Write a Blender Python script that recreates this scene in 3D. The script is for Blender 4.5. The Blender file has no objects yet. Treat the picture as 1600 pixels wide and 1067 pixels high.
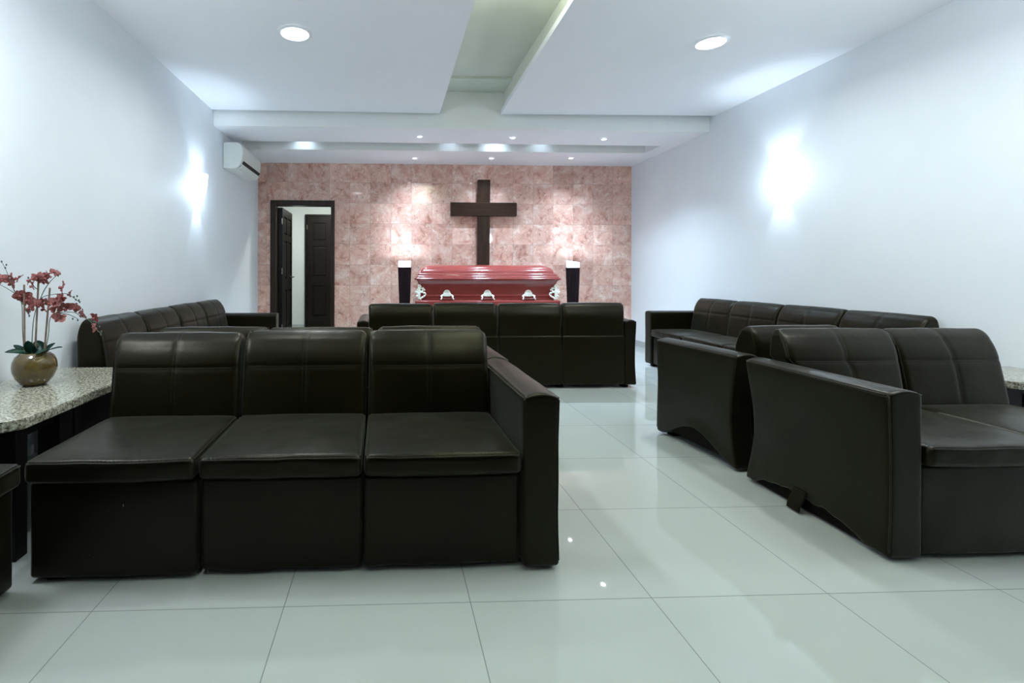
import bpy, bmesh, math, random
from math import sin, cos, pi, radians
from mathutils import Vector, Matrix, noise

C = bpy.context.scene.collection
# ---------------------------------------------------------------- camera
F_PX, CX, CY, YAW, ROLL, CAM_H = 762.9, 637.7, 426.4, 0.0386, 0.0018, 1.0686
cam_d = bpy.data.cameras.new('camera')
cam = bpy.data.objects.new('camera', cam_d); C.objects.link(cam)
cam.location = (0, 0, CAM_H)
cam.rotation_euler = (Matrix.Rotation(-YAW, 3, 'Z') @ Matrix.Rotation(pi/2, 3, 'X') @ Matrix.Rotation(ROLL, 3, 'Z')).to_euler()
cam_d.sensor_fit = 'HORIZONTAL'; cam_d.sensor_width = 36.0
cam_d.lens = F_PX/1600*36.0
cam_d.shift_x = (800-CX)/1600
cam_d.shift_y = -(533.5-CY)/1600
cam_d.clip_start = 0.02
bpy.context.scene.camera = cam
# ---------------------------------------------------------------- world, exposure
w = bpy.data.worlds.new('world'); bpy.context.scene.world = w; w.use_nodes = True
w.node_tree.nodes['Background'].inputs[0].default_value = (0.6, 0.7, 0.8, 1)
w.node_tree.nodes['Background'].inputs[1].default_value = 0.05
vs = bpy.context.scene.view_settings
vs.view_transform = 'Standard'; vs.look = 'None'; vs.gamma = 1; vs.use_curve_mapping = False
vs.exposure = 0.27
COOL = (0.90, 0.985, 1.0)
BLUE = (0.63, 0.81, 1.0)
P_DOWN, P_SPOT, P_SCONCE, P_PED, P_COVE, P_ROOM = 14.6, 29, 6.2, 6.5, 2.8, 36
P_ROW2, P_ROW3, P_SIDE, P_CHAN = 8.0, 2.0, 33, 40

random.seed(7)
# ================================================================ materials
def new_mat(name):
    m = bpy.data.materials.new(name); m.use_nodes = True
    nt = m.node_tree; b = nt.nodes['Principled BSDF']
    return m, nt, b
def N(nt, t, **kw):
    n = nt.nodes.new(t)
    for k, v in kw.items(): setattr(n, k, v)
    return n
def L(nt, a, b): nt.links.new(a, b)
def plain(name, col, rough=0.5, metal=0.0, spec=0.5, bump=0.0, bscale=200, var=0.06, vscale=3.0, coat=0.0):
    m, nt, b = new_mat(name)
    tc = N(nt, 'ShaderNodeTexCoord')
    nz = N(nt, 'ShaderNodeTexNoise'); nz.inputs['Scale'].default_value = vscale; nz.inputs['Detail'].default_value = 4
    L(nt, tc.outputs['Object'], nz.inputs['Vector'])
    r = N(nt, 'ShaderNodeValToRGB')
    r.color_ramp.elements[0].position = 0.3; r.color_ramp.elements[1].position = 0.7
    r.color_ramp.elements[0].color = tuple(c*(1-var) for c in col)+(1,)
    r.color_ramp.elements[1].color = tuple(min(1, c*(1+var)) for c in col)+(1,)
    L(nt, nz.outputs['Fac'], r.inputs['Fac']); L(nt, r.outputs['Color'], b.inputs['Base Color'])
    b.inputs['Roughness'].default_value = rough; b.inputs['Metallic'].default_value = metal
    b.inputs['Specular IOR Level'].default_value = spec; b.inputs['Coat Weight'].default_value = coat
    if bump:
        n2 = N(nt, 'ShaderNodeTexNoise'); n2.inputs['Scale'].default_value = bscale; n2.inputs['Detail'].default_value = 3
        L(nt, tc.outputs['Object'], n2.inputs['Vector'])
        bp = N(nt, 'ShaderNodeBump'); bp.inputs['Strength'].default_value = bump; bp.inputs['Distance'].default_value = 0.002
        L(nt, n2.outputs['Fac'], bp.inputs['Height']); L(nt, bp.outputs['Normal'], b.inputs['Normal'])
    return m
def emit(name, col, s):
    m, nt, b = new_mat(name)
    b.inputs['Base Color'].default_value = (0.9, 0.9, 0.9, 1)
    b.inputs['Emission Color'].default_value = col+(1,); b.inputs['Emission Strength'].default_value = s
    return m

def leather(name, col, rough=0.31):
    m, nt, b = new_mat(name)
    tc = N(nt, 'ShaderNodeTexCoord')
    nz = N(nt, 'ShaderNodeTexNoise'); nz.inputs['Scale'].default_value = 5; nz.inputs['Detail'].default_value = 5
    L(nt, tc.outputs['Object'], nz.inputs['Vector'])
    r = N(nt, 'ShaderNodeValToRGB'); r.color_ramp.elements[0].position = .3; r.color_ramp.elements[1].position = .75
    r.color_ramp.elements[0].color = tuple(c*.8 for c in col)+(1,); r.color_ramp.elements[1].color = tuple(c*1.25 for c in col)+(1,)
    L(nt, nz.outputs['Fac'], r.inputs['Fac']); L(nt, r.outputs['Color'], b.inputs['Base Color'])
    mr = N(nt, 'ShaderNodeMapRange'); mr.inputs['To Min'].default_value = rough-.06; mr.inputs['To Max'].default_value = rough+.1
    L(nt, nz.outputs['Fac'], mr.inputs['Value']); L(nt, mr.outputs[0], b.inputs['Roughness'])
    v = N(nt, 'ShaderNodeTexVoronoi'); v.inputs['Scale'].default_value = 420
    L(nt, tc.outputs['Object'], v.inputs['Vector'])
    n3 = N(nt, 'ShaderNodeTexNoise'); n3.inputs['Scale'].default_value = 38; n3.inputs['Detail'].default_value = 4
    L(nt, tc.outputs['Object'], n3.inputs['Vector'])
    b1 = N(nt, 'ShaderNodeBump'); b1.inputs['Strength'].default_value = .25; b1.inputs['Distance'].default_value = .0006
    L(nt, v.outputs['Distance'], b1.inputs['Height'])
    b2 = N(nt, 'ShaderNodeBump'); b2.inputs['Strength'].default_value = .35; b2.inputs['Distance'].default_value = .002
    L(nt, n3.outputs['Fac'], b2.inputs['Height']); L(nt, b1.outputs['Normal'], b2.inputs['Normal'])
    L(nt, b2.outputs['Normal'], b.inputs['Normal'])
    b.inputs['Specular IOR Level'].default_value = .21; b.inputs['Specular Tint'].default_value = (1, .93, .74, 1)
    b.inputs['Sheen Weight'].default_value = .14; b.inputs['Sheen Roughness'].default_value = .38; b.inputs['Sheen Tint'].default_value = (.9, .92, .78, 1)
    return m

def grid_mask(nt, sx, sy, ox, oy, wdt, axes=('X', 'Y')):
    """returns (mask socket: 1 on joints, tile-index vector socket)"""
    tc = N(nt, 'ShaderNodeTexCoord'); sep = N(nt, 'ShaderNodeSeparateXYZ'); L(nt, tc.outputs['Object'], sep.inputs[0])
    outs = []; idx = []
    for ax, s, o in ((axes[0], sx, ox), (axes[1], sy, oy)):
        a = N(nt, 'ShaderNodeMath', operation='SUBTRACT'); L(nt, sep.outputs[ax], a.inputs[0]); a.inputs[1].default_value = o
        d = N(nt, 'ShaderNodeMath', operation='DIVIDE'); L(nt, a.outputs[0], d.inputs[0]); d.inputs[1].default_value = s
        fl = N(nt, 'ShaderNodeMath', operation='FLOOR'); L(nt, d.outputs[0], fl.inputs[0]); idx.append(fl.outputs[0])
        pp = N(nt, 'ShaderNodeMath', operation='PINGPONG'); L(nt, d.outputs[0], pp.inputs[0]); pp.inputs[1].default_value = .5
        lt = N(nt, 'ShaderNodeMath', operation='LESS_THAN'); L(nt, pp.outputs[0], lt.inputs[0]); lt.inputs[1].default_value = wdt/s/2
        outs.append(lt.outputs[0])
    mx = N(nt, 'ShaderNodeMath', operation='MAXIMUM'); L(nt, outs[0], mx.inputs[0]); L(nt, outs[1], mx.inputs[1])
    cb = N(nt, 'ShaderNodeCombineXYZ'); L(nt, idx[0], cb.inputs[0]); L(nt, idx[1], cb.inputs[1])
    wn = N(nt, 'ShaderNodeTexWhiteNoise', noise_dimensions='3D'); L(nt, cb.outputs[0], wn.inputs['Vector'])
    return mx.outputs[0], wn, tc
def mixc(nt, fac, a, b, mode='MIX'):
    n = N(nt, 'ShaderNodeMix', data_type='RGBA', blend_type=mode)
    for s, v in ((0, fac), (6, a), (7, b)):
        if hasattr(v, 'links'): L(nt, v, n.inputs[s])
        elif s == 0: n.inputs[0].default_value = v
        else: n.inputs[s].default_value = tuple(v)+(1,)
    return n.outputs[2]
def floor_material():
    m, nt, b = new_mat('polished_floor_tile')
    mk, wn, tc = grid_mask(nt, .6, .6, .8653, 1.5761, .0028)
    tint = mixc(nt, wn.outputs['Value'], (.42, .455, .43), (.445, .48, .455))
    col = mixc(nt, mk, tint, (.20, .22, .20))
    L(nt, col, b.inputs['Base Color'])
    b.inputs['Roughness'].default_value = .035
    b.inputs['Specular IOR Level'].default_value = .5
    bp = N(nt, 'ShaderNodeBump', invert=True); bp.inputs['Strength'].default_value = .5; bp.inputs['Distance'].default_value = .001
    L(nt, mk, bp.inputs['Height']); L(nt, bp.outputs['Normal'], b.inputs['Normal'])
    return m
def marble_material():
    m, nt, b = new_mat('pink_marble_tile')
    mk, wn, tc = grid_mask(nt, .305, .305, .94, .275, .003, ('X', 'Z'))
    sc = N(nt, 'ShaderNodeVectorMath', operation='SCALE'); L(nt, wn.outputs['Color'], sc.inputs[0]); sc.inputs['Scale'].default_value = 9
    ad = N(nt, 'ShaderNodeVectorMath', operation='ADD'); L(nt, tc.outputs['Object'], ad.inputs[0]); L(nt, sc.outputs[0], ad.inputs[1])
    n1 = N(nt, 'ShaderNodeTexNoise'); n1.inputs['Scale'].default_value = 5; n1.inputs['Detail'].default_value = 8; n1.inputs['Roughness'].default_value = .65; n1.inputs['Distortion'].default_value = .8
    L(nt, ad.outputs[0], n1.inputs['Vector'])
    r = N(nt, 'ShaderNodeValToRGB'); e = r.color_ramp.elements
    e[0].position = .32; e[0].color = (.43, .20, .15, 1); e[1].position = .68; e[1].color = (.84, .67, .58, 1)
    x = e.new(.42); x.color = (.66, .37, .29, 1); x = e.new(.56); x.color = (.74, .48, .39, 1)
    L(nt, n1.outputs['Fac'], r.inputs['Fac'])
    # vein network
    n2 = N(nt, 'ShaderNodeTexNoise'); n2.inputs['Scale'].default_value = 7; n2.inputs['Detail'].default_value = 5; n2.inputs['Distortion'].default_value = 2.2
    L(nt, ad.outputs[0], n2.inputs['Vector'])
    s = N(nt, 'ShaderNodeMath', operation='SUBTRACT'); L(nt, n2.outputs['Fac'], s.inputs[0]); s.inputs[1].default_value = .5
    a = N(nt, 'ShaderNodeMath', operation='ABSOLUTE'); L(nt, s.outputs[0], a.inputs[0])
    mr = N(nt, 'ShaderNodeMapRange'); L(nt, a.outputs[0], mr.inputs['Value']); mr.inputs['From Max'].default_value = .022; mr.inputs['To Min'].default_value = .75; mr.inputs['To Max'].default_value = 0
    n4 = N(nt, 'ShaderNodeTexNoise'); n4.inputs['Scale'].default_value = 3.3; L(nt, ad.outputs[0], n4.inputs['Vector'])
    mr4 = N(nt, 'ShaderNodeMapRange'); L(nt, n4.outputs['Fac'], mr4.inputs['Value']); mr4.inputs['From Min'].default_value = .45; mr4.inputs['From Max'].default_value = .6
    mu = N(nt, 'ShaderNodeMath', operation='MULTIPLY'); L(nt, mr.outputs[0], mu.inputs[0]); L(nt, mr4.outputs[0], mu.inputs[1])
    c1 = mixc(nt, mu.outputs[0], r.outputs['Color'], (.24, .13, .095))
    n3 = N(nt, 'ShaderNodeTexNoise'); n3.inputs['Scale'].default_value = 26; n3.inputs['Detail'].default_value = 6; L(nt, ad.outputs[0], n3.inputs['Vector'])
    mr3 = N(nt, 'ShaderNodeMapRange'); L(nt, n3.outputs['Fac'], mr3.inputs['Value']); mr3.inputs['From Min'].default_value = .58; mr3.inputs['From Max'].default_value = .72; mr3.inputs['To Max'].default_value = .8
    c2 = mixc(nt, mr3.outputs[0], c1, (.78, .66, .58))
    mr5 = N(nt, 'ShaderNodeMapRange'); L(nt, n3.outputs['Fac'], mr5.inputs['Value']); mr5.inputs['From Min'].default_value = .38; mr5.inputs['From Max'].default_value = .26; mr5.inputs['To Max'].default_value = .85
    c2 = mixc(nt, mr5.outputs[0], c2, (.30, .17, .13))
    tn = mixc(nt, wn.outputs['Value'], (.86, .84, .84), (1.1, 1.1, 1.1))
    c3 = mixc(nt, 1.0, c2, tn, 'MULTIPLY')
    c4 = mixc(nt, mk, c3, (.36, .25, .21))
    L(nt, c4, b.inputs['Base Color'])
    b.inputs['Roughness'].default_value = .05
    return m
def granite_material():
    m, nt, b = new_mat('speckled_granite')
    tc = N(nt, 'ShaderNodeTexCoord')
    n1 = N(nt, 'ShaderNodeTexNoise'); n1.inputs['Scale'].default_value = 95; n1.inputs['Detail'].default_value = 6; n1.inputs['Roughness'].default_value = .7
    L(nt, tc.outputs['Object'], n1.inputs['Vector'])
    r = N(nt, 'ShaderNodeValToRGB'); e = r.color_ramp.elements
    e[0].position = .36; e[0].color = (.03, .03, .022, 1); e[1].position = .66; e[1].color = (.62, .62, .54, 1)
    for p, c in ((.43, (.15, .14, .10, 1)), (.49, (.30, .29, .22, 1)), (.56, (.47, .47, .39, 1))): x = e.new(p); x.color = c
    L(nt, n1.outputs['Fac'], r.inputs['Fac']); L(nt, r.outputs['Color'], b.inputs['Base Color'])
    b.inputs['Roughness'].default_value = .12
    return m
def wood_material(name, c0, c1, rough, axis='Z'):
    m, nt, b = new_mat(name)
    tc = N(nt, 'ShaderNodeTexCoord'); mp = N(nt, 'ShaderNodeMapping')
    sc = {'X': (1.2, 22, 22), 'Z': (22, 22, 1.2)}[axis]; mp.inputs['Scale'].default_value = sc
    L(nt, tc.outputs['Object'], mp.inputs[0])
    n = N(nt, 'ShaderNodeTexNoise'); n.inputs['Scale'].default_value = 2.2; n.inputs['Detail'].default_value = 5; L(nt, mp.outputs[0], n.inputs['Vector'])
    r = N(nt, 'ShaderNodeValToRGB'); r.color_ramp.elements[0].position = .3; r.color_ramp.elements[1].position = .7
    r.color_ramp.elements[0].color = c0+(1,); r.color_ramp.elements[1].color = c1+(1,)
    L(nt, n.outputs['Fac'], r.inputs['Fac']); L(nt, r.outputs['Color'], b.inputs['Base Color'])
    b.inputs['Roughness'].default_value = rough; b.inputs['Specular IOR Level'].default_value = .22
    return m

M = dict(
    wall=plain('cool_white_paint', (.775, .815, .845), .55, bump=.05, bscale=120, var=.012, spec=.3),
    backroom=plain('backroom_paint', (.62, .68, .66), .6, var=.02),
    ceil=plain('ceiling_paint', (.87, .88, .91), .6, var=.01, spec=.3),
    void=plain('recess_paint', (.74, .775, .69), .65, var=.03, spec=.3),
    beam=plain('beam_paint', (.86, .87, .85), .6, var=.02, spec=.3),
    floor=floor_material(), marble=marble_material(), granite=granite_material(),
    base=plain('baseboard_tile', (.42, .46, .47), .2, var=.03),
    leather=leather('dark_brown_leather', (.0046, .0036, .0006)),
    thread=plain('seam_thread', (.013, .012, .007), .5, var=.2, vscale=90),
    thread_light=plain('pale_loose_thread', (.35, .36, .32), .7),
    ridge=leather('seam_leather', (.009, .0085, .004), .33),
    foot=plain('black_foot', (.004, .0035, .002), .8, spec=.1),
    frame=wood_material('dark_walnut_frame', (.012, .007, .004), (.03, .018, .010), .35),
    doorw=wood_material('espresso_door', (.004, .003, .0015), (.010, .007, .004), .38),
    crossw=wood_material('dark_cross_wood', (.016, .0065, .003), (.040, .018, .009), .33),
    crossx=wood_material('dark_cross_wood_across', (.016, .0065, .003), (.040, .018, .009), .33, 'X'),
    white=plain('aircon_plastic', (.74, .76, .72), .35, var=.015),
    dark=plain('dark_slot', (.01, .01, .01), .6),
    chrome=plain('chrome', (.75, .75, .75), .15, metal=1.0),
    casket=plain('red_casket_lacquer', (.22, .040, .034), .16, var=.08, coat=.6, vscale=2),
    casketd=plain('casket_groove', (.10, .012, .010), .3),
    silver=plain('silver_hardware', (.88, .84, .72), .35, metal=.15, var=.25, vscale=60),
    ped=wood_material('pedestal_wood', (.008, .005, .006), (.020, .012, .014), .25),
    lampglow=emit('downlight_glow', (.93, .97, 1.0), 14),
    spotglow=emit('spot_glow', (.9, .95, 1.0), 25),
    shade=emit('sconce_glow', (.93, .96, 1.0), 2.2),
    pedglow=emit('pedestal_glow', (.75, .85, 1.0), 5),
    ring=plain('downlight_ring', (.8, .82, .84), .3),
    pot=plain('olive_brown_glaze', (.105, .074, .022), .12, var=.25, vscale=25, coat=.5),
    moss=plain('moss', (.05, .05, .02), .9, var=.4, vscale=50),
    stake=plain('bamboo_stake', (.24, .17, .12), .6, var=.25, vscale=30),
    stem=plain('orchid_stem', (.075, .11, .075), .5, var=.2),
    leaf=plain('orchid_leaf', (.018, .085, .055), .3, var=.3, vscale=12),
    petal=plain('orchid_petal', (.44, .165, .15), .55, var=.38, vscale=55),
    lip=plain('orchid_lip', (.26, .06, .06), .5, var=.2),
    bud=plain('orchid_bud', (.07, .11, .09), .5),
    black=plain('black_lacquer', (.004, .004, .003), .45, spec=.2),
)
# ================================================================ mesh helpers
def obj(name, bm, mat, parent=None, smooth=None, kind=None):
    me = bpy.data.meshes.new(name); bmesh.ops.recalc_face_normals(bm, faces=bm.faces[:]); bm.to_mesh(me); bm.free()
    mats = mat if isinstance(mat, (list, tuple)) else [mat]
    for m_ in mats: me.materials.append(m_)
    o = bpy.data.objects.new(name, me); C.objects.link(o)
    if parent: o.parent = parent
    if smooth is not None:
        me.polygons.foreach_set('use_smooth', [True]*len(me.polygons))
        if smooth < 3: me.set_sharp_from_angle(angle=smooth)
    if kind: o['kind'] = kind
    return o
def tag(o, label=None, cat=None, group=None, kind=None):
    if label: o['label'] = label
    if cat: o['category'] = cat
    if group: o['group'] = group
    if kind: o['kind'] = kind
    return o
def empty(name, loc=(0, 0, 0), rz=0):
    o = bpy.data.objects.new(name, None); C.objects.link(o); o.location = loc; o.rotation_euler = (0, 0, rz)
    o.empty_display_size = .1
    return o
def box(bm, x0, x1, y0, y1, z0, z1, bev=0):
    r = bmesh.ops.create_cube(bm, size=1); vs_ = r['verts']
    for v in vs_:
        v.co = Vector(((x0+x1)/2+v.co.x*(x1-x0), (y0+y1)/2+v.co.y*(y1-y0), (z0+z1)/2+v.co.z*(z1-z0)))
    if bev:
        es = list({e for v in vs_ for e in v.link_edges})
        bmesh.ops.bevel(bm, geom=es, offset=bev, segments=2, affect='EDGES', profile=.6)
def prism(bm, pts, axis, a, b):
    """closed polygon pts extruded along axis from a to b"""
    def mk(p, t):
        if axis == 'Y': return (p[0], t, p[1])
        if axis == 'X': return (t, p[0], p[1])
        return (p[0], p[1], t)
    A = [bm.verts.new(mk(p, a)) for p in pts]; B = [bm.verts.new(mk(p, b)) for p in pts]
    bm.faces.new(A); bm.faces.new(B[::-1]); n = len(pts)
    for i in range(n): bm.faces.new((A[i], B[i], B[(i+1) % n], A[(i+1) % n]))
def lathe(bm, prof, loc=(0, 0, 0), n=40, a0=0, a1=2*pi, cap0=False, cap1=False):
    full = abs(a1-a0-2*pi) < 1e-6; k = n if full else n+1
    rows = []
    for r, z in prof:
        rows.append([bm.verts.new((loc[0]+r*cos(a0+(a1-a0)*i/n), loc[1]+r*sin(a0+(a1-a0)*i/n), loc[2]+z)) for i in range(k)])
    for j in range(len(prof)-1):
        for i in range(n):
            i2 = (i+1) % k
            bm.faces.new((rows[j][i], rows[j][i2], rows[j+1][i2], rows[j+1][i]))
    if cap0: bm.faces.new(rows[0][::-1])
    if cap1: bm.faces.new(rows[-1])
def tube(bm, pts, r, n=8, taper=None):
    pts = [Vector(p) for p in pts]; rows = []
    for i, p in enumerate(pts):
        t = (pts[min(i+1, len(pts)-1)]-pts[max(i-1, 0)]).normalized()
        up = Vector((0, 0, 1)) if abs(t.z) < .9 else Vector((0, 1, 0))
        u = t.cross(up).normalized(); v = t.cross(u)
        rr = r if taper is None else r+(taper-r)*i/(len(pts)-1)
        rows.append([bm.verts.new(p+(u*cos(2*pi*k/n)+v*sin(2*pi*k/n))*rr) for k in range(n)])
    for j in range(len(rows)-1):
        for k in range(n): bm.faces.new((rows[j][k], rows[j][(k+1) % n], rows[j+1][(k+1) % n], rows[j+1][k]))
    bm.faces.new(rows[0][::-1]); bm.faces.new(rows[-1])
def smoothpath(pts, k=6):
    pts = [Vector(p) for p in pts]; out = []
    P = [pts[0]*2-pts[1]]+pts+[pts[-1]*2-pts[-2]]
    for i in range(1, len(P)-2):
        for j in range(k):
            t = j/k
            out.append(.5*((2*P[i])+(-P[i-1]+P[i+1])*t+(2*P[i-1]-5*P[i]+4*P[i+1]-P[i+2])*t*t+(-P[i-1]+3*P[i]-3*P[i+1]+P[i+2])*t**3))
    out.append(pts[-1]); return out
def softbox(bm, lo, hi, r, n, fn=None):
    """rounded box on a lattice, then deformed by fn(Vector)->Vector"""
    ax = []
    for k in range(3):
        a, b = lo[k], hi[k]; rr = min(r, (b-a)/2*.98)
        e = [0, .42*rr, .74*rr, rr]
        m_ = [rr+(b-a-2*rr)*i/n[k] for i in range(1, n[k])]
        ax.append([a+t for t in e]+[a+t for t in m_]+[b-t for t in reversed(e)])
    nx, ny, nz = len(ax[0]), len(ax[1]), len(ax[2]); V = {}
    rr = [min(r, (hi[k]-lo[k])/2*.98) for k in range(3)]
    def vert(i, j, k):
        key = (i, j, k)
        if key not in V:
            p = Vector((ax[0][i], ax[1][j], ax[2][k]))
            q = Vector([min(max(p[t], lo[t]+rr[t]), hi[t]-rr[t]) for t in range(3)])
            d = Vector([(p[t]-q[t])/rr[t] for t in range(3)]); l = d.length
            if l > 0: d = d/l*max(abs(d.x), abs(d.y), abs(d.z))
            p = Vector([q[t]+d[t]*rr[t] for t in range(3)])
            V[key] = bm.verts.new(fn(p) if fn else p)
        return V[key]
    for (A, B, a, b, mk) in ((nx, ny, 0, nz-1, lambda u, v, w_: (u, v, w_)), (nx, nz, 0, ny-1, lambda u, v, w_: (u, w_, v)), (ny, nz, 0, nx-1, lambda u, v, w_: (w_, u, v))):
        for w_ in (a, b):
            for u in range(A-1):
                for v in range(B-1):
                    bm.faces.new([vert(*mk(*c, w_)) for c in ((u, v), (u+1, v), (u+1, v+1), (u, v+1))])
def mesh_thing(name, fn, mat, parent=None, smooth=None, **kw):
    bm = bmesh.new(); fn(bm); return obj(name, bm, mat, parent, smooth)
def light(name, typ, loc, power, col, parent=None, **kw):
    d = bpy.data.lights.new(name, typ); d.energy = power; d.color = col
    rot = kw.pop('rot', None)
    for k, v in kw.items(): setattr(d, k, v)
    o = bpy.data.objects.new(name, d); C.objects.link(o); o.location = loc
    if rot: o.rotation_euler = rot
    if parent: o.parent = parent
    return o
def pix(x, y, Yd):
    """room point at depth Yd from a viewing direction (used only to read sizes off)"""
    a = (x-CX)/F_PX; b = (CY-y)/F_PX
    r = (a*cos(YAW)+sin(YAW), -a*sin(YAW)+cos(YAW), b); t = Yd/r[1]
    return Vector((r[0]*t, Yd, CAM_H+r[2]*t))
# ================================================================ the room
XL, XR, YB, YF = -1.935, 3.668, 7.27, -2.8
ZC, ZS, ZT = 2.846, 2.69, 3.13
def S(name, boxes, mat, parent=None, bev=0):
    bm = bmesh.new()
    for b in boxes: box(bm, *b, bev=bev)
    o = obj(name, bm, mat, parent)
    if not parent: o['kind'] = 'structure'
    return o
S('floor', [(XL-.5, XR+.15, YF-.15, 9.75, -.12, 0)], M['floor'])
S('wall_left', [(XL-.12, XL, YF, YB+.12, 0, ZT)], M['wall'])
S('wall_right', [(XR, XR+.12, YF, YB+.12, 0, ZT)], M['wall'])
S('wall_front', [(XL-.12, XR+.12, YF-.12, YF, 0, ZT)], M['frame'])  # unseen wall, made dark so the sofa fronts reflect little light
DX0, DX1, DZ = -1.685, -.848, 2.072
S('wall_back', [(XL, DX0, YB, YB+.12, 0, ZT), (DX1, XR, YB, YB+.12, 0, ZT), (DX0, DX1, YB, YB+.12, DZ, ZT)], M['marble'])
S('baseboard_right', [(XR-.012, XR, YF, YB, 0, .08)], M['base'])
S('baseboard_left', [(XL, XL+.012, YF, YB, 0, .08)], M['base'])
# ceiling: two dropped panels with a channel between, a beam, a cross slot, a rear soffit and the slab above
bm = bmesh.new()
prism(bm, [(XL, YF), (.552, YF), (.558, 5.43), (XL, 5.40)], 'Z', ZC, ZC+.05)
o = obj('ceiling', bm, M['ceil']); o['kind'] = 'structure'
bm = bmesh.new()
prism(bm, [(XR, YF), (1.07, YF), (1.243, 5.42), (XR, 5.37)], 'Z', ZC, ZC+.05)
o = obj('ceiling_right', bm, M['ceil']); o['kind'] = 'structure'
S('ceiling_slab', [(XL-.12, XR+.12, YF-.12, YB+.12, ZT, ZT+.1)], M['void'])
S('trim_1', [(.40, .50, YF, 5.46, ZC+.05, ZT), (1.29, 1.39, YF, 5.46, ZC+.05, ZT)], M['void'])
S('trim_2', [(.50, 1.29, 5.09, 5.46, 3.106, ZT)], M['void'])
S('trim_3', [(XL, XR, 5.462, 5.50, ZS, ZT)], M['beam'])
S('ceiling_beam', [(XL, XR, 5.50, 6.085, ZS, ZS+.06), (XL, XR, 6.02, 6.085, ZS+.06, ZT)], M['ceil'])
S('ceiling_soffit', [(XL, XR, 6.52, YB, ZS, ZS+.06), (3.445, XR, 6.085, 6.52, ZS, ZT)], M['ceil'])
S('trim_4', [(XL, 3.445, 6.47, 6.52, ZS, ZT)], M['beam'])
# ---- room behind the door
S('wall_backroom', [(-2.2, -2.1, YB+.12, 9.6, 0, 2.7), (-.1, 0, YB+.12, 9.6, 0, 2.7), (-2.2, -1.60, 9.5, 9.6, 0, 2.7), (-.70, 0, 9.5, 9.6, 0, 2.7), (-1.60, -.70, 9.5, 9.6, 2.17, 2.7)], M['backroom'])
S('ceiling_backroom', [(-2.2, 0, YB+.12, 9.6, 2.7, 2.8)], M['backroom'])
S('baseboard_backroom', [(-2.1, -1.60, 9.488, 9.5, 0, .07)], M['base'])
light('backroom_light', 'AREA', (-1.1, 8.1, 2.66), P_ROOM, (.95, 1, .97), shape='DISK', size=.3)
# door frame
def door_frame():
    bm = bmesh.new()
    box(bm, DX0-.065, DX0+.015, YB-.02, YB+.14, 0, DZ+.065, .004)
    box(bm, DX1-.015, DX1+.038, YB-.02, YB+.14, 0, DZ+.065, .004)
    box(bm, DX0+.015, DX1-.015, YB-.02, YB+.14, DZ-.012, DZ+.065, .004)
    o = obj('trim_5', bm, M['frame']); o['kind'] = 'structure'
door_frame()
def six_panel_door(name, W, H):
    root = empty(name); root['kind'] = 'structure'
    bm = bmesh.new(); t = .02
    box(bm, 0, W, .004, .036, .006, H)
    xs = [(0, .11), (W/2-.05, W/2+.05), (W-.11, W)]
    zs = [(.006, .22), (.80, .98), (1.56, 1.66), (H-.12, H)]
    for yy in ((-.016, .004), (.036, .056)):
        for a, b in xs: box(bm, a, b, yy[0], yy[1], .006, H)
        for a, b in zs:
            box(bm, xs[0][1], xs[1][0], yy[0], yy[1], a, b); box(bm, xs[1][1], xs[2][0], yy[0], yy[1], a, b)
    obj('door_slab', bm, M['doorw'], root)
    for (xa, xb) in ((xs[0][1], xs[1][0]), (xs[1][1], xs[2][0])):
        for (za, zb) in ((zs[0][1], zs[1][0]), (zs[1][1], zs[2][0]), (zs[2][1], zs[3][0])):
            bm = bmesh.new()
            for y0, y1 in ((-.012, .004), (.036, .052)):
                box(bm, xa+.022, xb-.022, y0, y1, za+.022, zb-.022, .009)
            obj('door_panel', bm, M['doorw'], root)
    for z in (.2, 1.05, H-.25):
        bm = bmesh.new(); lathe(bm, [(.007, 0), (.007, .09)], (-.004, -.008, z), 10, cap0=True, cap1=True); obj('hinge', bm, M['chrome'], root, .6)
    bm = bmesh.new()
    for s in (-1, 1):
        y = .02+s*.026; y2 = .02+s*.075
        tube(bm, [(W-.06, y, 1.0), (W-.06, y2, 1.0)], .012, 12)
        tube(bm, [(W-.055, y2, 1.0), (W-.11, y2, 1.0), (W-.17, y2-s*.008, .995)], .009, 10)
        tube(bm, [(W-.06, .02+s*.022, 1.0), (W-.06, .02+s*.034, 1.0)], .027, 16)
    h = obj('door_handle', bm, M['chrome'], root, .6)
    return root
d1 = six_panel_door('door_1', .80, 2.05)
d1.location = (DX0+.062, YB+.15, 0); d1.rotation_euler.z = radians(91)
d2 = six_panel_door('door_2', .84, 2.13)
d2.location = (-1.575, 9.46, .02)
S('trim_6', [(-1.62, -1.585, 9.44, 9.5, 0, 2.19), (-.73, -.69, 9.44, 9.5, 0, 2.19), (-1.585, -.73, 9.44, 9.5, 2.155, 2.19)], M['doorw'])
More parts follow.
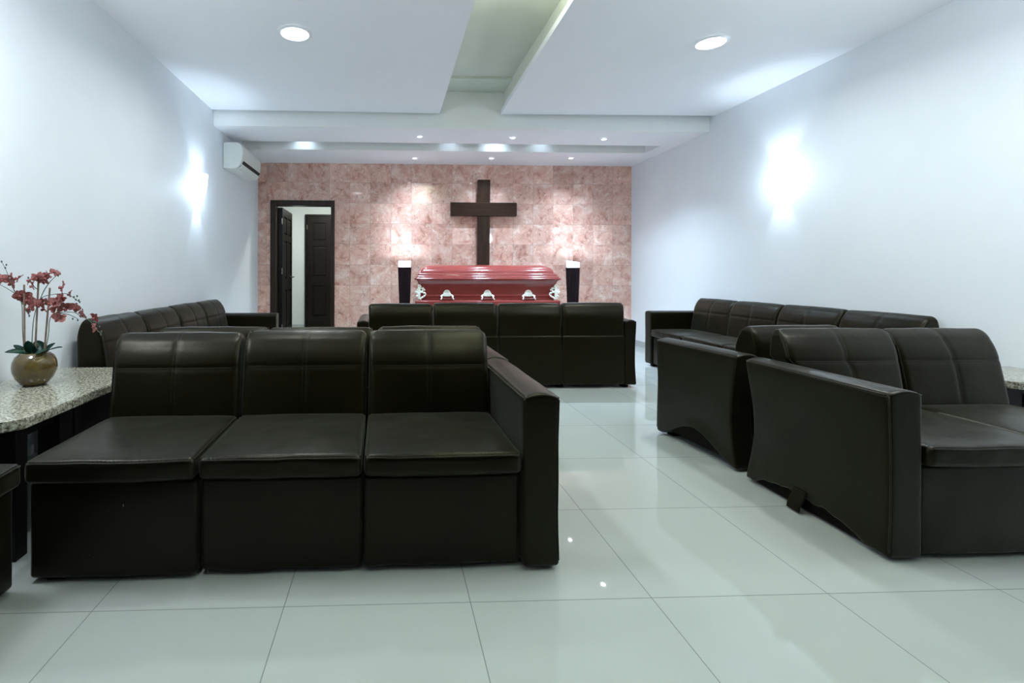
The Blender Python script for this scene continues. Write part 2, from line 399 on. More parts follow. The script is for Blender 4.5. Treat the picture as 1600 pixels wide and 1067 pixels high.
# ================================================================ lamps
def downlight(x, y, label):
    r = empty('downlight', (x, y, ZC)); tag(r, label, 'ceiling light', 'round recessed ceiling lights')
    bm = bmesh.new(); lathe(bm, [(.125, -.001), (.125, -.008), (.102, -.014), (.098, -.004), (.125, -.001)]); obj('ring', bm, M['ring'], r, .8)
    bm = bmesh.new(); lathe(bm, [(.001, -.009), (.05, -.009), (.098, -.005)]); obj('diffuser', bm, M['lampglow'], r, 4)
    light('downlight_lamp', 'AREA', (0, 0, -.02), P_DOWN, COOL, r, shape='DISK', size=.18, spread=radians(158))
downlight(-.701, 3.645, 'round recessed ceiling light on the left ceiling panel')
downlight(2.463, 3.655, 'round recessed ceiling light on the right ceiling panel')
for x in (-.70, 2.46):
    for y, k in ((2.2, P_ROW2), (.74, P_ROW3)):          # the rows overhead, out of the frame
        light('unseen_downlight', 'AREA', (x, y, ZC-.02), k, COOL, shape='DISK', size=.18, spread=radians(158))
for x, y in ((-1.715, 1.75), (2.55, 1.75)):   # unseen fill lamps, added to even out the walls and ceiling
    light('unseen_fill_lamp', 'POINT', (x, y, 1.98), P_SIDE, (.86, .93, 1.0), shadow_soft_size=.15)
light('channel_fill_light', 'AREA', (.88, 1.6, 2.97), P_CHAN, (.95, 1.0, .84), shape='RECTANGLE', size=.25, size_y=3.4, rot=(pi, 0, 0))  # added out-of-view fill strip, brightens the channel slab from below
for i, (x, y) in enumerate([(.359, 5.785), (1.472, 5.79), (2.587, 5.795), (.356, 6.884), (1.437, 6.834), (2.552, 6.782)]):
    row = 'beam before the slot' if i < 3 else 'rear soffit near the marble wall'
    col = ('leftmost', 'middle', 'rightmost')[i % 3]
    r = empty('spotlight', (x, y, ZS)); tag(r, f'tiny recessed spotlight, {col} of three on the {row}', 'spotlight', 'small recessed spotlights')
    bm = bmesh.new(); lathe(bm, [(.045, -.001), (.045, -.005), (.030, -.008), (.027, -.003)], n=24); obj('ring', bm, M['ring'], r, .8)
    bm = bmesh.new(); lathe(bm, [(.001, -.007), (.027, -.004)], n=24); obj('bulb', bm, M['spotglow'], r, 4)
    light('spotlight_lamp', 'SPOT', (0, 0, -.015), P_SPOT*(5.8 if i < 3 else 2.3), BLUE, r, spot_size=radians(118), spot_blend=1, shadow_soft_size=.018)
# small washers inside the cross slot
for x, k in ((-1.12, .8), (.80, .3), (1.40, 1.3), (2.02, .35)):
    light('slot_washer', 'SPOT', (x, 6.30, ZS-.0+.14), P_COVE*k, BLUE, spot_size=radians(120), spot_blend=1, shadow_soft_size=.02, rot=(radians(50), 0, 0))
def sconce(x, y, z, side, label):
    r = empty('wall_sconce', (x, y, z)); tag(r, label, 'wall lamp', 'white glass wall sconces')
    bm = bmesh.new()
    prof = [(.042, 0), (.062, .06), (.078, .13), (.090, .21), (.096, .30)]
    a0 = -pi/2 if side > 0 else pi/2
    lathe(bm, prof, (side*.012, 0, 0), 24, a0, a0+pi)
    inner = [(p[0]-.004, p[1]) for p in prof]
    lathe(bm, inner, (side*.012, 0, 0), 24, a0, a0+pi)
    obj('glass_shade', bm, M['shade'], r, 1)
    bm = bmesh.new(); box(bm, min(0, side*.012), max(0, side*.012), -.05, .05, .06, .24, .003); obj('wall_plate', bm, M['ring'], r)
    light('sconce_up', 'SPOT', (side*.05, 0, .22), P_SCONCE*2.2, BLUE, r, rot=(pi, 0, 0), spot_size=radians(95), spot_blend=.7, shadow_soft_size=.02)
    light('sconce_down', 'SPOT', (side*.035, 0, .06), P_SCONCE*2, BLUE, r, spot_size=radians(70), spot_blend=.6, shadow_soft_size=.012)
    light('sconce_glow', 'POINT', (side*.17, 0, .16), P_SCONCE*.7, BLUE, r, shadow_soft_size=.06)
sconce(XL, 4.98, 1.755, 1, 'white glass half-cone sconce glowing on the left wall')
sconce(XR, 4.42, 1.80, -1, 'white glass half-cone sconce glowing on the right wall')
# ================================================================ sofas
SD = .722
def seam(bm, pts, fn, r=.0014, off=None):
    P = [fn(Vector(p)) for p in pts]
    tube(bm, P, r, 6)
def lin(a, b, n): return [tuple(a[k]+(b[k]-a[k])*i/n for k in range(3)) for i in range(n+1)]
def make_sofa(label, loc, rz, n, arms, mw=.568, gap=.03, seatvis=True, armw=.135, seed=0, ysc=1.0, bf=.482, over=0, tear=False, arch=False, lift=.0, jit=1.0, fine=1, group='dark leather sofas'):
    rnd = random.Random(seed)
    root = empty('sofa', loc, rz); tag(root, label, 'sofa', group); root.scale = (1, ysc, 1)
    z0 = .016+lift
    for i in range(n):
        xa = i*mw+.003; xb = (i+1)*mw-.003
        jy = rnd.uniform(-.010, .010)*jit; jz = rnd.uniform(-.004, .004)*jit; sk = rnd.uniform(-.008, .008)*jit
        off = Vector((rnd.uniform(0, 50), rnd.uniform(0, 50), 0))
        xm = (xa+xb)/2; W = xb-xa
        def jitter(p): return Vector((p.x, p.y+jy+(p.x-xm)*sk, p.z))
        # base
        def fb(p):
            q = jitter(p); u = (p.x-xa)/W
            if p.y < .1: q.y -= .006*noise.noise(Vector((p.x*6, p.z*5, 1))+off)+.004*sin(pi*u)
            if p.z < .1: q.z += .006*noise.noise(Vector((p.x*9, p.y*9, 2))+off)
            return q
        bm = bmesh.new(); softbox(bm, (xa+.001, .012, z0), (xb-.001, .655, .347+jz), .014, (14, 10, 6), fb); bs = obj('base', bm, M['leather'], root, 4)
        # seat cushion
        zc0, zc1 = .352+jz, .428+jz
        def fs(p):
            q = jitter(p); u = (p.x-xa)/W; v = (p.y+.03)/(bf+.06)
            h = max(0, sin(pi*min(max(u, 0), 1)))**.5*max(0, sin(pi*min(max(v, 0), 1)))**.5
            if p.z > (zc0+zc1)/2:
                q.z += .022*h + h*(.006*noise.noise(Vector((p.x*7, p.y*7, 3))+off)+.0022*noise.noise(Vector((p.x*28, p.y*20, 5))+off))
                q.z -= .010*math.exp(-((u-.5)**2+(v-.45)**2)*9)
            if p.y < .0:
                q.y -= .010*sin(pi*min(max(u, 0), 1))+.004*noise.noise(Vector((p.x*12, p.z*20, 7))+off)
                q.z += .003*noise.noise(Vector((p.x*8, 1, 9))+off)
            return q
        k = fine
        bm = bmesh.new(); softbox(bm, (xa+.001, -.022, zc0), (xb-.001, bf+.03, zc1), .022, (26*k, 26*k, 3), fs)
        cu = obj('seat_cushion', bm, M['leather'], root, 4)
        bm = bmesh.new()
        seam(bm, lin((xa+.014, -.0205, zc1-.008), (xb-.014, -.0205, zc1-.008), 24), fs, .0028)
        seam(bm, lin((xa+.006, -.005, zc1-.006), (xa+.006, bf, zc1-.006), 16), fs, .0024)
        seam(bm, lin((xb-.006, -.005, zc1-.006), (xb-.006, bf, zc1-.006), 16), fs, .0024)
        obj('piping', bm, M['ridge'], cu, 4)
        bm = bmesh.new(); a = xa+.02
        while a < xb-.025:
            seam(bm, [(a, -.0150, zc1-.0025), (a+.008, -.0150, zc1-.0025)], fs, .0009); a += .014
        obj('stitching', bm, M['thread'], cu)
        # backrest
        zb0, zb1 = .380, (.775 if arch else .785)+rnd.uniform(-.004, .004)*jit
        yb0, yb1 = bf, .692
        sx = rnd.uniform(-.012, .012)*jit
        def fk(p):
            q = jitter(p); u = (p.x-xa)/W; v = (p.z-zb0)/(zb1-zb0)
            uc = min(max(u, 0), 1); vc = min(max(v, 0), 1)
            tt = (p.y-yb0)/(yb1-yb0); ym = (yb0+yb1)/2
            st = max(0, (vc-.66)/.34); q.y += (ym+.008-p.y)*(1-math.sqrt(max(0, 1-.80*st*st)))
            q.y += (.075*(1-tt)+.012*tt)*v; q.x += sx*v*v
            if p.y < (yb0+yb1)/2:
                h = max(0, sin(pi*uc))**.6*max(0, sin(pi*vc))**.6
                q.y -= .016*h
                q.y += .005*math.exp(-((p.x-xm)/.010)**2)*min(1, h*2)*(1 if v > .25 else v*4)
                q.y += .005*math.exp(-((v-.64)/.022)**2)*min(1, h*2)
                q.y += h*.004*noise.noise(Vector((p.x*6, p.z*6, 11))+off)
            else:
                q.y += .006*max(0, sin(pi*uc))**.5
            if over and i == 0: q.x -= over*(1-u)*max(0, min(1, (p.z-.60)/.05))
            if v > .9: q.z += .005*max(0, sin(pi*uc))**.5+.002*noise.noise(Vector((p.x*9, 3, 1))+off)
            return q
        bm = bmesh.new(); softbox(bm, (xa+.002, yb0, zb0), (xb-.002, yb1, zb1), .030, (44*k, 10, 36), fk)
        bk = obj('backrest', bm, M['leather'], root, 4)
        bm = bmesh.new(); zs_ = zb0+.64*(zb1-zb0)
        for dx in (-.008, .008):
            seam(bm, lin((xm+dx, yb0+.0005, zb0+.10), (xm+dx, yb0+.0005, zb1-.030), 26), fk, .0010)
            seam(bm, [(xm+dx, yb0+.030*(1-cos(t*pi/2)), zb1-.030+.030*sin(t*pi/2)) for t in (0, .2, .4, .6, .8, 1)]+[(xm+dx, yb0+.05, zb1), (xm+dx, yb0+.10, zb1)], fk, .0010)
        seam(bm, lin((xa+.03, yb0+.0005, zs_), (xb-.03, yb0+.0005, zs_), 30), fk, .0011)
        obj('stitching', bm, M['thread'], bk)
        bm = bmesh.new()
        for xx in (xa+.010,):
            seam(bm, lin((xx, yb0+.008, zb0+.05), (xx, yb0+.008, zb1-.03), 24)+[(xx, yb0+.03, zb1-.006), (xx, yb0+.06, zb1-.004), (xx, yb0+.12, zb1-.004)], fk, .0028)
        obj('piping', bm, M['ridge'], bk, 4)
        # rear panel of the module, below the backrest
        bm = bmesh.new()
        def fr(p):
            q = jitter(p); u = (p.x-xa)/W; q.y += .006*sin(pi*min(max(u, 0), 1))*(1 if p.y > .68 else 0)
            return q
        softbox(bm, (xa+.003, .64, z0+.004), (xb-.003, .712, .490), .012, (12, 3, 12), fr)
        obj('rear_panel', bm, M['leather'], root, 4)
    for side in arms:
        if side == 'L': x1 = -.002; x0 = x1-armw; outer = -1
        else: x0 = n*mw+.002; x1 = x0+armw; outer = 1
        off = Vector((rnd.uniform(0, 50), 1, 2)); xm = (x0+x1)/2
        ztop = .622
        def fa(p):
            q = p.copy(); z = p.z/ztop; y = p.y/SD
            q.y -= (.050 if (tear or arch) else .018)*sin(pi*min(max(z, 0), 1))**1.3*max(0, (y-.45)/.55)**2
            o_ = (p.x-xm)*outer
            if o_ > 0:
                q.x += outer*(.005*noise.noise(Vector((p.y*4, p.z*4, 1))+off)-.006*sin(pi*min(max(z, 0), 1)))
                q.x -= outer*.015*(1-z)*0
            if p.z < .22:
                w_ = (1-p.z/.22)
                if arch: q.z += w_*(.13*max(0, sin(pi*min(max((y-.04)/.93, 0), 1)))**1.6)
                elif tear:
                    q.z += w_*max(0, .060*max(0, sin(pi*min(max((y-.12)/.8, 0), 1)))**.6+.030*noise.noise(Vector((p.y*14, 2, 1))))
                else: q.z += w_*.006*noise.noise(Vector((p.y*8, p.x*8, 1))+off)
            if p.z > .55: q.z += .015*sin(pi*min(max((p.x-x0)/armw, 0), 1))
            return q
        bm = bmesh.new(); softbox(bm, (x0, -.012, z0-.004), (x1, SD, ztop), .016, (6, 36, 26), fa)
        ar = obj('armrest', bm, M['leather'], root, 4)
        bm = bmesh.new()
        for xx in (x0+.003, x1-.003):
            seam(bm, lin((xx, .0, ztop-.006), (xx, SD-.01, ztop-.006), 26), fa, .0032)
        seam(bm, lin((x0+.008, -.010, ztop-.006), (x1-.008, -.010, ztop-.006), 8), fa, .0032)
        xo = x1-.004 if outer > 0 else x0+.004
        seam(bm, lin((xo, -.009, z0+.02), (xo, -.009, ztop-.01), 20), fa, .0026)
        obj('piping', bm, M['ridge'], ar, 4)
        if tear or arch:
            bm = bmesh.new(); box(bm, x0+.02, x1-.01, .03, SD-.05, .012 if tear else .05, .30, .004); obj('inner_frame', bm, M['foot'], ar)
        if tear:
            bm = bmesh.new()
            xo_ = x0-.012
            softbox(bm, (xo_+.004, .345, .008), (xo_+.010, .415, .10), .003, (2, 5, 6), lambda p: Vector((p.x-.022*(.10-p.z)/.09, p.y+.006*sin(p.z*60), p.z)))
            obj('torn_flap', bm, M['leather'], ar, 4)
    xs0 = -armw if 'L' in arms else 0; xs1 = n*mw+(armw if 'R' in arms else 0)
    for x in (xs0+.05, xs1-.11):
        for y in (.03, .60):
            bm = bmesh.new(); box(bm, x, x+.06, y, y+.06, 0, z0+.03, .003); obj('foot', bm, M['foot'], root)
    if n > 2:
        for i in range(1, n):
            bm = bmesh.new(); box(bm, i*mw-.03, i*mw+.03, .60, .66, 0, z0+.03, .003); obj('foot', bm, M['foot'], root)
    return root
# A: near left, faces the camera
sofa_a = make_sofa('three-seat dark leather sofa in the left foreground, facing the camera, right arm only', (-1.236, 1.712, 0), radians(1.0), 3, ('R',), mw=.572, seed=3, fine=1)
for (px_, py_, dx_, dz_) in ((188, 792, .001, .013), (140, 876, .006, .004), (133, 873, .007, .002), (321, 898, .001, .009)):   # loose threads and nicks on its front
    p = sofa_a.matrix_basis.inverted() @ pix(px_, py_, 1.7)
    y_ = .0045
    mesh_thing('worn_nick', lambda bm: tube(bm, [(p.x, y_, p.z), (p.x+dx_, y_-.002, p.z-dz_*.5), (p.x+dx_*.6, y_, p.z-dz_)], .0011, 5), M['thread_light'], sofa_a)
# B: back to back with A, faces the marble wall
make_sofa('dark leather sofa back to back behind the left foreground sofa, only its top edge showing', (.470, 3.128, 0), pi+radians(1), 3, ('L',), mw=.550, seed=11, ysc=.89)
# C: before the casket, seen from behind
make_sofa('four-seat dark leather sofa seen from behind, in front of the red casket', (2.188, 5.172, 0), pi+radians(.5), 4, ('L', 'R'), mw=.595, seed=5, lift=.018, armw=.105)
# D: along the left wall
make_sofa('long dark leather sofa against the left wall below the air conditioner', (-1.215, 3.01, 0), pi/2, 4, ('R',), mw=.558, ysc=.97, seed=8, jit=.7)
# E: along the right wall
make_sofa('long dark leather sofa against the right wall with its arm at the far end', (3.005, 5.475, 0), -pi/2, 4, ('L',), mw=.60, seed=9, ysc=.9, lift=.014, jit=.7)
# G: near right, faces the camera
make_sofa('dark leather sofa in the right foreground with a torn lower edge on its left arm', (1.981, 1.745, 0), 0, 2, ('L',), mw=.538, seed=21, bf=.52, over=.045, tear=True)
# H: back to back with G
make_sofa('dark leather sofa with an arched arm base, back to back behind the right foreground sofa', (2.510, 3.276, 0), pi+radians(5), 1, ('R',), mw=.575, seed=14, ysc=.93, arch=True)
# I: left edge, along the left wall near the camera
make_sofa('dark leather sofa at the left edge of the photo, mostly cut off', (-1.236, -.03, 0), pi/2, 3, (), mw=.572, seed=17, ysc=.93)
# ================================================================ granite side tables
def side_table(label, x0, x1, y0, y1, chamfer):
    r = empty('side_table', ((x0+x1)/2, (y0+y1)/2, 0)); tag(r, label, 'side table', 'granite topped side tables')
    hx, hy = (x1-x0)/2, (y1-y0)/2; c = .05
    bm = bmesh.new()
    if chamfer > 0: pts = [(-hx, -hy), (hx-c, -hy), (hx, -hy+c), (hx, hy), (-hx, hy)]
    else: pts = [(-hx, -hy+c), (-hx+c, -hy), (hx, -hy), (hx, hy), (-hx, hy)]
    prism(bm, pts, 'Z', .487, .525)
    bmesh.ops.bevel(bm, geom=bm.edges[:], offset=.004, segments=2, affect='EDGES')
    obj('granite_top', bm, M['granite'], r)
    bm = bmesh.new()
    for yy in (-hy+.05, hy-.08): box(bm, -hx+.05, hx-.05, yy, yy+.03, .455, .486)
    for xx in (-hx+.05, hx-.08): box(bm, xx, xx+.03, -hy+.05, hy-.05, .440, .486)
    obj('apron', bm, M['black'], r)
    H2 = 2*hy
    for sx in (-1, 1):
        for fy, wd in (((.04, .06), (.28, .085), (.375, H2-.42)) if H2 > 1 and sx > 0 else ((.04, .06), (H2-.10, .06))):
            bm = bmesh.new(); xx = sx*(hx-.07); box(bm, xx-.045, xx+.045, -hy+fy, -hy+fy+wd, 0, .486, .003); obj('leg', bm, M['black'], r)
side_table('granite-topped side table against the left wall, carrying the potted orchid', -1.922, -1.348, 1.812, 2.865, 1)
side_table('granite-topped side table at the right edge of the photo beside the wall', 3.115, 3.655, 2.33, 2.74, -1)
# ================================================================ orchid
def orchid():
    Y0 = 2.43; c = pix(54.5, 603, Y0); px, pz = c.x+.0, .525
    r = empty('potted_orchid', (px, Y0, pz)); tag(r, 'potted orchid with dusky pink flowers in a round olive-brown pot', 'potted plant')
    inv = Vector((px, Y0, pz))
    def q(cx_, cy_, dy=0): # crop coordinate -> local
        p = pix(cx_/4.85, 400+cy_/4.85, Y0+dy); return p-inv
    bm = bmesh.new(); R_ = .094
    prof = [(.001, 0), (.045, 0), (.060, .010), (.080, .034), (.092, .062), (.094, .080), (.091, .102), (.080, .124), (.064, .137), (.060, .141), (.056, .138), (.060, .128), (.075, .105)]
    lathe(bm, [(a*.97, b*1.12) for a, b in prof], n=48); obj('pot', bm, M['pot'], r, 4)
    bm = bmesh.new(); lathe(bm, [(.001, .144), (.03, .146), (.062, .142)], n=24); obj('moss', bm, M['moss'], r, 4)
    for a, b in (((183, 222), (188, 745)), ((292, 182), (266, 745)), ((378, 246), (335, 745))):
        p0 = q(*b, .0); p1 = q(*a, .0); p0.z = .14
        bm = bmesh.new(); tube(bm, lin(tuple(p0), tuple(p1), 6), .0042, 8); obj('stake', bm, M['stake'], r, 1)
    stems = [
        [(338, 745), (368, 600), (375, 500), (400, 450), (470, 432), (560, 432), (610, 458), (660, 482), (700, 515), (738, 570), (772, 592)],
        [(455, 438), (520, 448), (560, 465), (590, 480)],
        [(242, 745), (246, 600), (262, 450), (310, 330), (390, 298), (500, 290), (545, 312), (575, 335), (604, 352)],
        [(300, 345), (335, 265), (380, 200), (430, 150), (455, 138)],
        [(185, 740), (172, 560), (165, 370), (122, 298), (60, 255), (0, 222), (-60, 190)],
        [(122, 298), (97, 240), (75, 185), (45, 110), (12, 48)],
        [(168, 360), (195, 400), (215, 450)],
        [(290, 260), (262, 240), (235, 200), (222, 175)]]
    for k, s in enumerate(stems):
        pts = [q(*p, random.uniform(-.01, .01)) for p in s]
        if s[0][1] > 700: pts[0].z = .14
        bm = bmesh.new(); tube(bm, smoothpath(pts, 5), .0022, 6, .0012); obj('stem', bm, M['stem'], r, 4)
    # leaves
    for (a, m_, b, wd, dy) in (((235, 745), (140, 715), (38, 738), .020, -.05), ((190, 735), (150, 700), (105, 683), .010, .04), ((245, 750), (228, 690), (215, 645), .020, -.03),
                               ((310, 740), (300, 690), (272, 648), .020, .03), ((345, 722), (380, 685), (422, 668), .013, .03), ((350, 728), (410, 702), (475, 698), .009, -.02), ((355, 712), (320, 722), (272, 752), .012, -.06), ((260, 740), (255, 700), (262, 668), .014, .05)):
        A, B_, D_ = q(*a, 0), q(*m_, dy*.6), q(*b, dy); A.z = max(A.z, .148)
        bm = bmesh.new(); rows = []
        nn = 14
        for i in range(nn+1):
            t = i/nn; p = A*(1-t)**2+B_*2*t*(1-t)+D_*t*t; d = ((B_-A)*(1-t)+(D_-B_)*t).normalized()
            sd = d.cross(Vector((0, -.35, 1))); sd = sd.normalized() if sd.length > .05 else Vector((1, 0, 0))
            if abs(d.z) > .8: sd = Vector((1, 0, 0))
            w_ = 1.45*wd*max(.04, sin(pi*min(1, .12+t*.88))**.6); up = sd.cross(d).normalized()*.003
            rows.append([bm.verts.new(p-sd*w_+up), bm.verts.new(p), bm.verts.new(p+sd*w_+up)])
        for i in range(nn):
            for k in range(2): bm.faces.new((rows[i][k], rows[i][k+1], rows[i+1][k+1], rows[i+1][k]))
        geo = bmesh.ops.solidify(bm, geom=bm.faces[:], thickness=.0015)
        obj('leaf', bm, M['leaf'], r, 4)
    # flowers
    def petal(bm, ang, ln, wd, cup):
        rows = []; nn = 6
        for i in range(nn+1):
            t = i/nn; w_ = wd*sin(pi*min(1, .1+.86*t))**.7; row = []
            for k in (-1, -.5, 0, .5, 1):
                x = k*w_; y = .004+ln*t; z = cup*t*t*ln*1.1-abs(k)**2*w_*.35+.002*sin(9*t+k*3)
                row.append(bm.verts.new((x*cos(ang)-y*sin(ang), -z, x*sin(ang)+y*cos(ang))))
            rows.append(row)
        for i in range(nn):
            for k in range(4): bm.faces.new((rows[i][k], rows[i][k+1], rows[i+1][k+1], rows[i+1][k]))
    def flower_proto():
        bm = bmesh.new()
        petal(bm, 0, .030, .011, -.25); petal(bm, radians(128), .029, .010, -.2); petal(bm, radians(-128), .029, .010, -.2)
        petal(bm, radians(68), .033, .019, .15); petal(bm, radians(-68), .033, .019, .15)
        bmesh.ops.solidify(bm, geom=bm.faces[:], thickness=.0006)
        f = obj('flower', bm, M['petal'], r, 4)
        bm = bmesh.new(); softbox(bm, (-.005, -.016, -.012), (.005, -.001, .004), .004, (2, 3, 3), lambda p: Vector((p.x*(1+abs(p.z)*30), p.y, p.z)))
        obj('lip', bm, M['lip'], f, 4)
        return f
    proto = flower_proto()
    spots = [(85, 158), (135, 178), (85, 215), (12, 186), (150, 305), (178, 335), (235, 318), (215, 345), (262, 365), (228, 405), (222, 192), (245, 232), (280, 157), (322, 172), (335, 200), (365, 145), (352, 178), (412, 128),
             (470, 242), (528, 295), (440, 322), (470, 318), (335, 357), (415, 355), (412, 388), (330, 405), (385, 370), (485, 400), (512, 392), (562, 398), (450, 462), (625, 450), (716, 475), (712, 545), (195, 320), (-55, 205)]
    for i, s in enumerate(spots):
        if i == 0: f = proto
        else:
            f = proto.copy(); C.objects.link(f); f.parent = r
            for ch in list(proto.children):
                c2 = ch.copy(); C.objects.link(c2); c2.parent = f
        f.location = q(*s, random.uniform(-.045, .03))
        f.rotation_euler = (radians(random.uniform(-45, 35)), radians(random.uniform(-180, 180) if i % 3 == 0 else random.uniform(-35, 35)), radians(random.uniform(-60, 60)))
        sc = random.uniform(.62, .92); f.scale = (sc, sc, sc)
    for s in ((12, 48), (48, 72), (40, 95), (455, 140), (440, 152), (604, 352), (585, 308), (575, 335), (560, 315), (590, 490), (552, 480), (765, 598), (770, 575), (755, 540), (222, 458), (228, 425), (215, 170), (598, 340)):
        p = q(*s, random.uniform(-.01, .01)); bm = bmesh.new(); bmesh.ops.create_icosphere(bm, subdivisions=2, radius=.0048)
        for v in bm.verts: v.co = Vector((v.co.x*.8, v.co.y*.8, v.co.z*1.2))+p
        obj('bud', bm, M['bud'], r, 4)
orchid()
# ================================================================ air conditioner
def aircon():
    r = empty('air_conditioner', (XL, 6.15, 2.28)); tag(r, 'white split air conditioner on the left wall near the marble wall', 'air conditioner')
    y0, y1 = -.40, .40
    prof = [(.004, .005), (.10, .0), (.16, .012), (.205, .055), (.222, .11), (.226, .17), (.222, .24), (.205, .285), (.17, .305), (.05, .305), (.004, .30)]
    bm = bmesh.new(); prism(bm, prof, 'Y', y0, y1)
    bmesh.ops.bevel(bm, geom=[e for e in bm.edges if abs(e.verts[0].co.y-e.verts[1].co.y) < 1e-6], offset=.006, segments=2, affect='EDGES')
    obj('housing', bm, M['white'], r, .5)
    bm = bmesh.new(); pr2 = [(.222, .096), (.232, .112), (.214, .052), (.202, .055)]
    prism(bm, [(.175, .030), (.2265, .098), (.2285, .094), (.180, .022)], 'Y', y0+.05, y1-.03); obj('air_outlet', bm, M['dark'], r)
    bm = bmesh.new(); prism(bm, [(.165, .010), (.210, .050), (.216, .047), (.170, .004)], 'Y', y0+.05, y1-.03); obj('louver', bm, M['white'], r)
    bm = bmesh.new(); prism(bm, [(.224, .125), (.231, .17), (.228, .245), (.223, .245), (.224, .17), (.220, .125)], 'Y', y0+.015, y1-.015); obj('front_panel', bm, M['white'], r, .5)
    bm = bmesh.new(); box(bm, .03, .12, y0-.004, y0, .05, .16, .001); obj('side_cover', bm, M['white'], r)
aircon()
# ================================================================ cross
cr = empty('wooden_cross', (1.40, YB-.038, 0)); tag(cr, 'large dark wooden cross on the pink marble wall behind the casket', 'cross')
bm = bmesh.new(); prism(bm, [(-.094, .75), (.082, .75), (.098, 2.456), (-.086, 2.456)], 'Y', -.035, .03)
bmesh.ops.bevel(bm, geom=bm.edges[:], offset=.004, segments=2, affect='EDGES'); obj('upright', bm, M['crossw'], cr)
bm = bmesh.new(); box(bm, -.493, .493, -.045, .028, 1.915, 2.115, .004); obj('crossbar', bm, M['crossx'], cr)
# ================================================================ casket on its bier
def casket():
    x0, x1, y0, y1 = .335, 2.235, 6.28, 6.92; cx_, cy_ = (x0+x1)/2, (y0+y1)/2
    root = empty('casket', (cx_, cy_, .645)); tag(root, 'closed glossy red casket with silver handles before the marble wall', 'casket')
    hx, hy = (x1-x0)/2, (y1-y0)/2
    def rings(bm, prof):
        rows = []
        for dx, z, cr_ in prof:
            X_, Y_ = hx-dx, hy-dx; c = cr_; row = []
            for sx, sy in ((1, 1), (-1, 1), (-1, -1), (1, -1)):
                ang0 = {(1, 1): 0, (-1, 1): pi/2, (-1, -1): pi, (1, -1): 3*pi/2}[(sx, sy)]
                for k in range(5):
                    a = ang0+k*pi/8; row.append(bm.verts.new((sx*(X_-c)+c*cos(a), sy*(Y_-c)+c*sin(a), z)))
            rows.append(row)
        n = len(rows[0])
        for j in range(len(rows)-1):
            for k in range(n): bm.faces.new((rows[j][k], rows[j][(k+1) % n], rows[j+1][(k+1) % n], rows[j+1][k]))
        bm.faces.new(rows[0][::-1]); bm.faces.new(rows[-1])
    # base plinth moulding, body with flared sides
    bm = bmesh.new(); rings(bm, [(0, 0, .02), (0, .055, .02), (.012, .068, .02), (.03, .072, .02)]); obj('base_moulding', bm, M['casket'], root, .4)
    bm = bmesh.new(); rings(bm, [(.062, .066, .02), (.055, .085, .02), (.055, .122, .02), (.048, .128, .02), (.048, .136, .02), (.055, .142, .02), (.056, .22, .02), (.048, .28, .02), (.030, .318, .02), (.012, .335, .02)]); obj('body', bm, M['casket'], root, .4)
    bm = bmesh.new(); rings(bm, [(.004, .333, .02), (-.006, .338, .022), (-.008, .352, .024), (-.002, .360, .022), (.008, .363, .02)]); obj('rim', bm, M['casket'], root, .4)
    bm = bmesh.new(); rings(bm, [(.012, .363, .02), (.014, .378, .02), (.024, .388, .025), (.032, .392, .025), (.034, .408, .03), (.046, .420, .03), (.056, .424, .03), (.060, .444, .04), (.085, .482, .05), (.13, .512, .06), (.18, .528, .06), (.24, .534, .06)]); obj('lid', bm, M['casket'], root, .4)
    bm = bmesh.new(); box(bm, -hx+.03, hx-.03, -hy+.028, -hy+.031, .3905, .3925); box(bm, -hx+.06, hx-.06, -hy+.052, -hy+.055, .423, .4255); obj('lid_groove', bm, M['casketd'], root)
    # handles on the near side
    for hxp in (-.535, -.005, .535):
        h = empty('handle'); h.parent = root; h.location = (hxp, -hy+.054, 0)
        bm = bmesh.new(); prism(bm, [(-.062, .125), (-.050, .160), (-.034, .192), (-.016, .205), (.016, .205), (.034, .192), (.050, .160), (.062, .125), (.03, .120), (-.03, .120)], 'Y', -.012, .0)
        bmesh.ops.bevel(bm, geom=bm.edges[:], offset=.004, segments=2, affect='EDGES'); obj('back_plate', bm, M['silver'], h)
        bm = bmesh.new()
        for s in (-1, 1):
            tube(bm, [(s*.062, -.008, .140), (s*.070, -.030, .118), (s*.072, -.042, .098)], .009, 10)
            lathe(bm, [(.001, -.012), (.010, -.008), (.013, 0), (.010, .008), (.001, .012)], (s*.078, -.044, .088), 12)
            tube(bm, [(s*.086, -.028, .122), (s*.074, -.02, .128), (s*.060, -.01, .135)], .008, 8)
        obj('lug', bm, M['silver'], h, 1)
        bm = bmesh.new(); tube(bm, [(-.085, -.046, .090), (.085, -.046, .090)], .009, 12); obj('bar', bm, M['casketd'], h, 1)
    # corner ornaments: cross with leafy scrolls
    for s in (-1, 1):
        bm = bmesh.new(); X_ = s*(hx-.052)
        box(bm, X_-.018, X_+.018, -hy+.028, -hy+.052, .085, .275, .004); box(bm, X_-.052, X_+.052, -hy+.030, -hy+.050, .165, .195, .004)
        for k in range(12):
            a = k*pi/6; rr = .055+.012*(k % 2); cx2 = X_-s*.02+rr*cos(a)*.8; cz = .165+rr*sin(a)*1.2
            lathe(bm, [(.001, -.016), (.010, -.009), (.014, 0), (.010, .009), (.001, .016)], (cx2, -hy+.040, cz), 8)
        tube(bm, smoothpath([(X_-s*.02, -hy+.035, .10), (X_-s*.07, -hy+.038, .12), (X_-s*.085, -hy+.04, .155), (X_-s*.06, -hy+.04, .175)], 4), .007, 8)
        tube(bm, smoothpath([(X_-s*.02, -hy+.035, .22), (X_-s*.05, -hy+.038, .235), (X_-s*.06, -hy+.04, .21), (X_-s*.04, -hy+.04, .20)], 4), .006, 8)
        obj('corner_ornament', bm, M['silver'], root, .8)
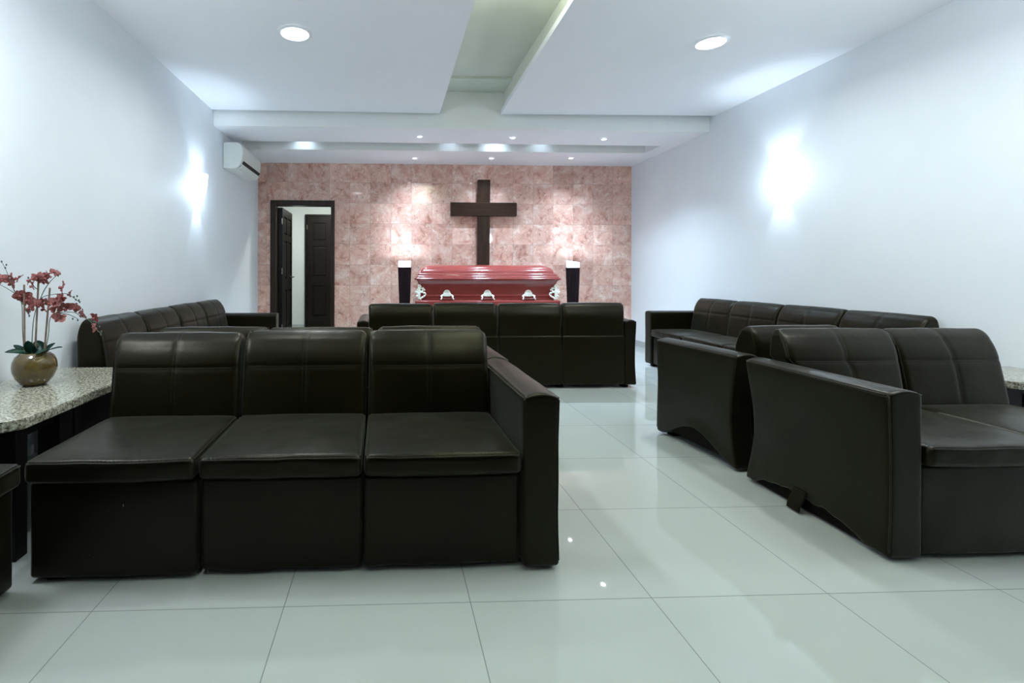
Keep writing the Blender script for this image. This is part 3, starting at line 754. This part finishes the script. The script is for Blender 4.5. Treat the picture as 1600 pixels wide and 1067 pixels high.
    b = empty('casket_bier', (cx_, cy_, 0)); tag(b, 'dark low stand hidden under the red casket', 'stand')
    bm = bmesh.new(); box(bm, -.85, .85, -.24, .24, .57, .643, .004); obj('platform', bm, M['black'], b)
    for sx in (-1, 1):
        for sy in (-1, 1):
            bm = bmesh.new(); box(bm, sx*.78-.03, sx*.78+.03, sy*.19-.03, sy*.19+.03, 0, .57, .003); obj('leg', bm, M['black'], b)
casket()
# ================================================================ light pedestals
def pedestal(x, y, rz, label, tilt):
    r = empty('lamp_pedestal', (x, y, 0), rz); tag(r, label, 'floor lamp', 'tapered pedestal lamps beside the casket')
    H = 1.145
    bm = bmesh.new()
    prof = [(.052, 0), (.052, .03), (.050, .04), (.088, H-.01), (.090, H)]
    rows = [[bm.verts.new((sx*a, sy*a, z)) for sx, sy in ((-1, -1), (1, -1), (1, 1), (-1, 1))] for a, z in prof]
    rows.append([bm.verts.new((sx*.078, sy*.078, H)) for sx, sy in ((-1, -1), (1, -1), (1, 1), (-1, 1))])
    for j in range(len(rows)-1):
        for k in range(4): bm.faces.new((rows[j][k], rows[j][(k+1) % 4], rows[j+1][(k+1) % 4], rows[j+1][k]))
    bm.faces.new(rows[0][::-1]); bm.faces.new(rows[-1])
    obj('column', bm, M['ped'], r)
    bm = bmesh.new(); box(bm, -.085, .085, -.085, .085, 0, .03, .004); obj('plinth', bm, M['ped'], r)
    bm = bmesh.new()
    vs0 = [bm.verts.new((sx*.078, sy*.078, H+.001)) for sx, sy in ((-1, -1), (1, -1), (1, 1), (-1, 1))]
    vs1 = [bm.verts.new((sx*.078, sy*.078, H+.082+tilt*sx)) for sx, sy in ((-1, -1), (1, -1), (1, 1), (-1, 1))]
    vs2 = [bm.verts.new((v.co.x*.93, v.co.y*.93, v.co.z)) for v in vs1]
    vs3 = [bm.verts.new((v.co.x*.93, v.co.y*.93, H+.02)) for v in vs1]
    bm.faces.new(vs0[::-1]); bm.faces.new(vs3)
    for a, b_ in ((vs0, vs1), (vs1, vs2), (vs2, vs3)):
        for k in range(4): bm.faces.new((a[k], a[(k+1) % 4], b_[(k+1) % 4], b_[k]))
    obj('glass_top', bm, M['pedglow'], r)
    light('pedestal_lamp', 'SPOT', (0, 0, H+.075), P_PED*5, BLUE, r, rot=(radians(90+20), 0, 0), spot_size=radians(72), spot_blend=1, shadow_soft_size=.006)
    light('pedestal_uplight', 'POINT', (0, 0, H+.075), P_PED*.45, BLUE, r, shadow_soft_size=.006)
pedestal(.205, 6.50, radians(-2), 'dark tapered pedestal lamp left of the red casket', .0)
pedestal(2.478, 6.50, radians(-24), 'dark tapered pedestal lamp right of the red casket', -.012)
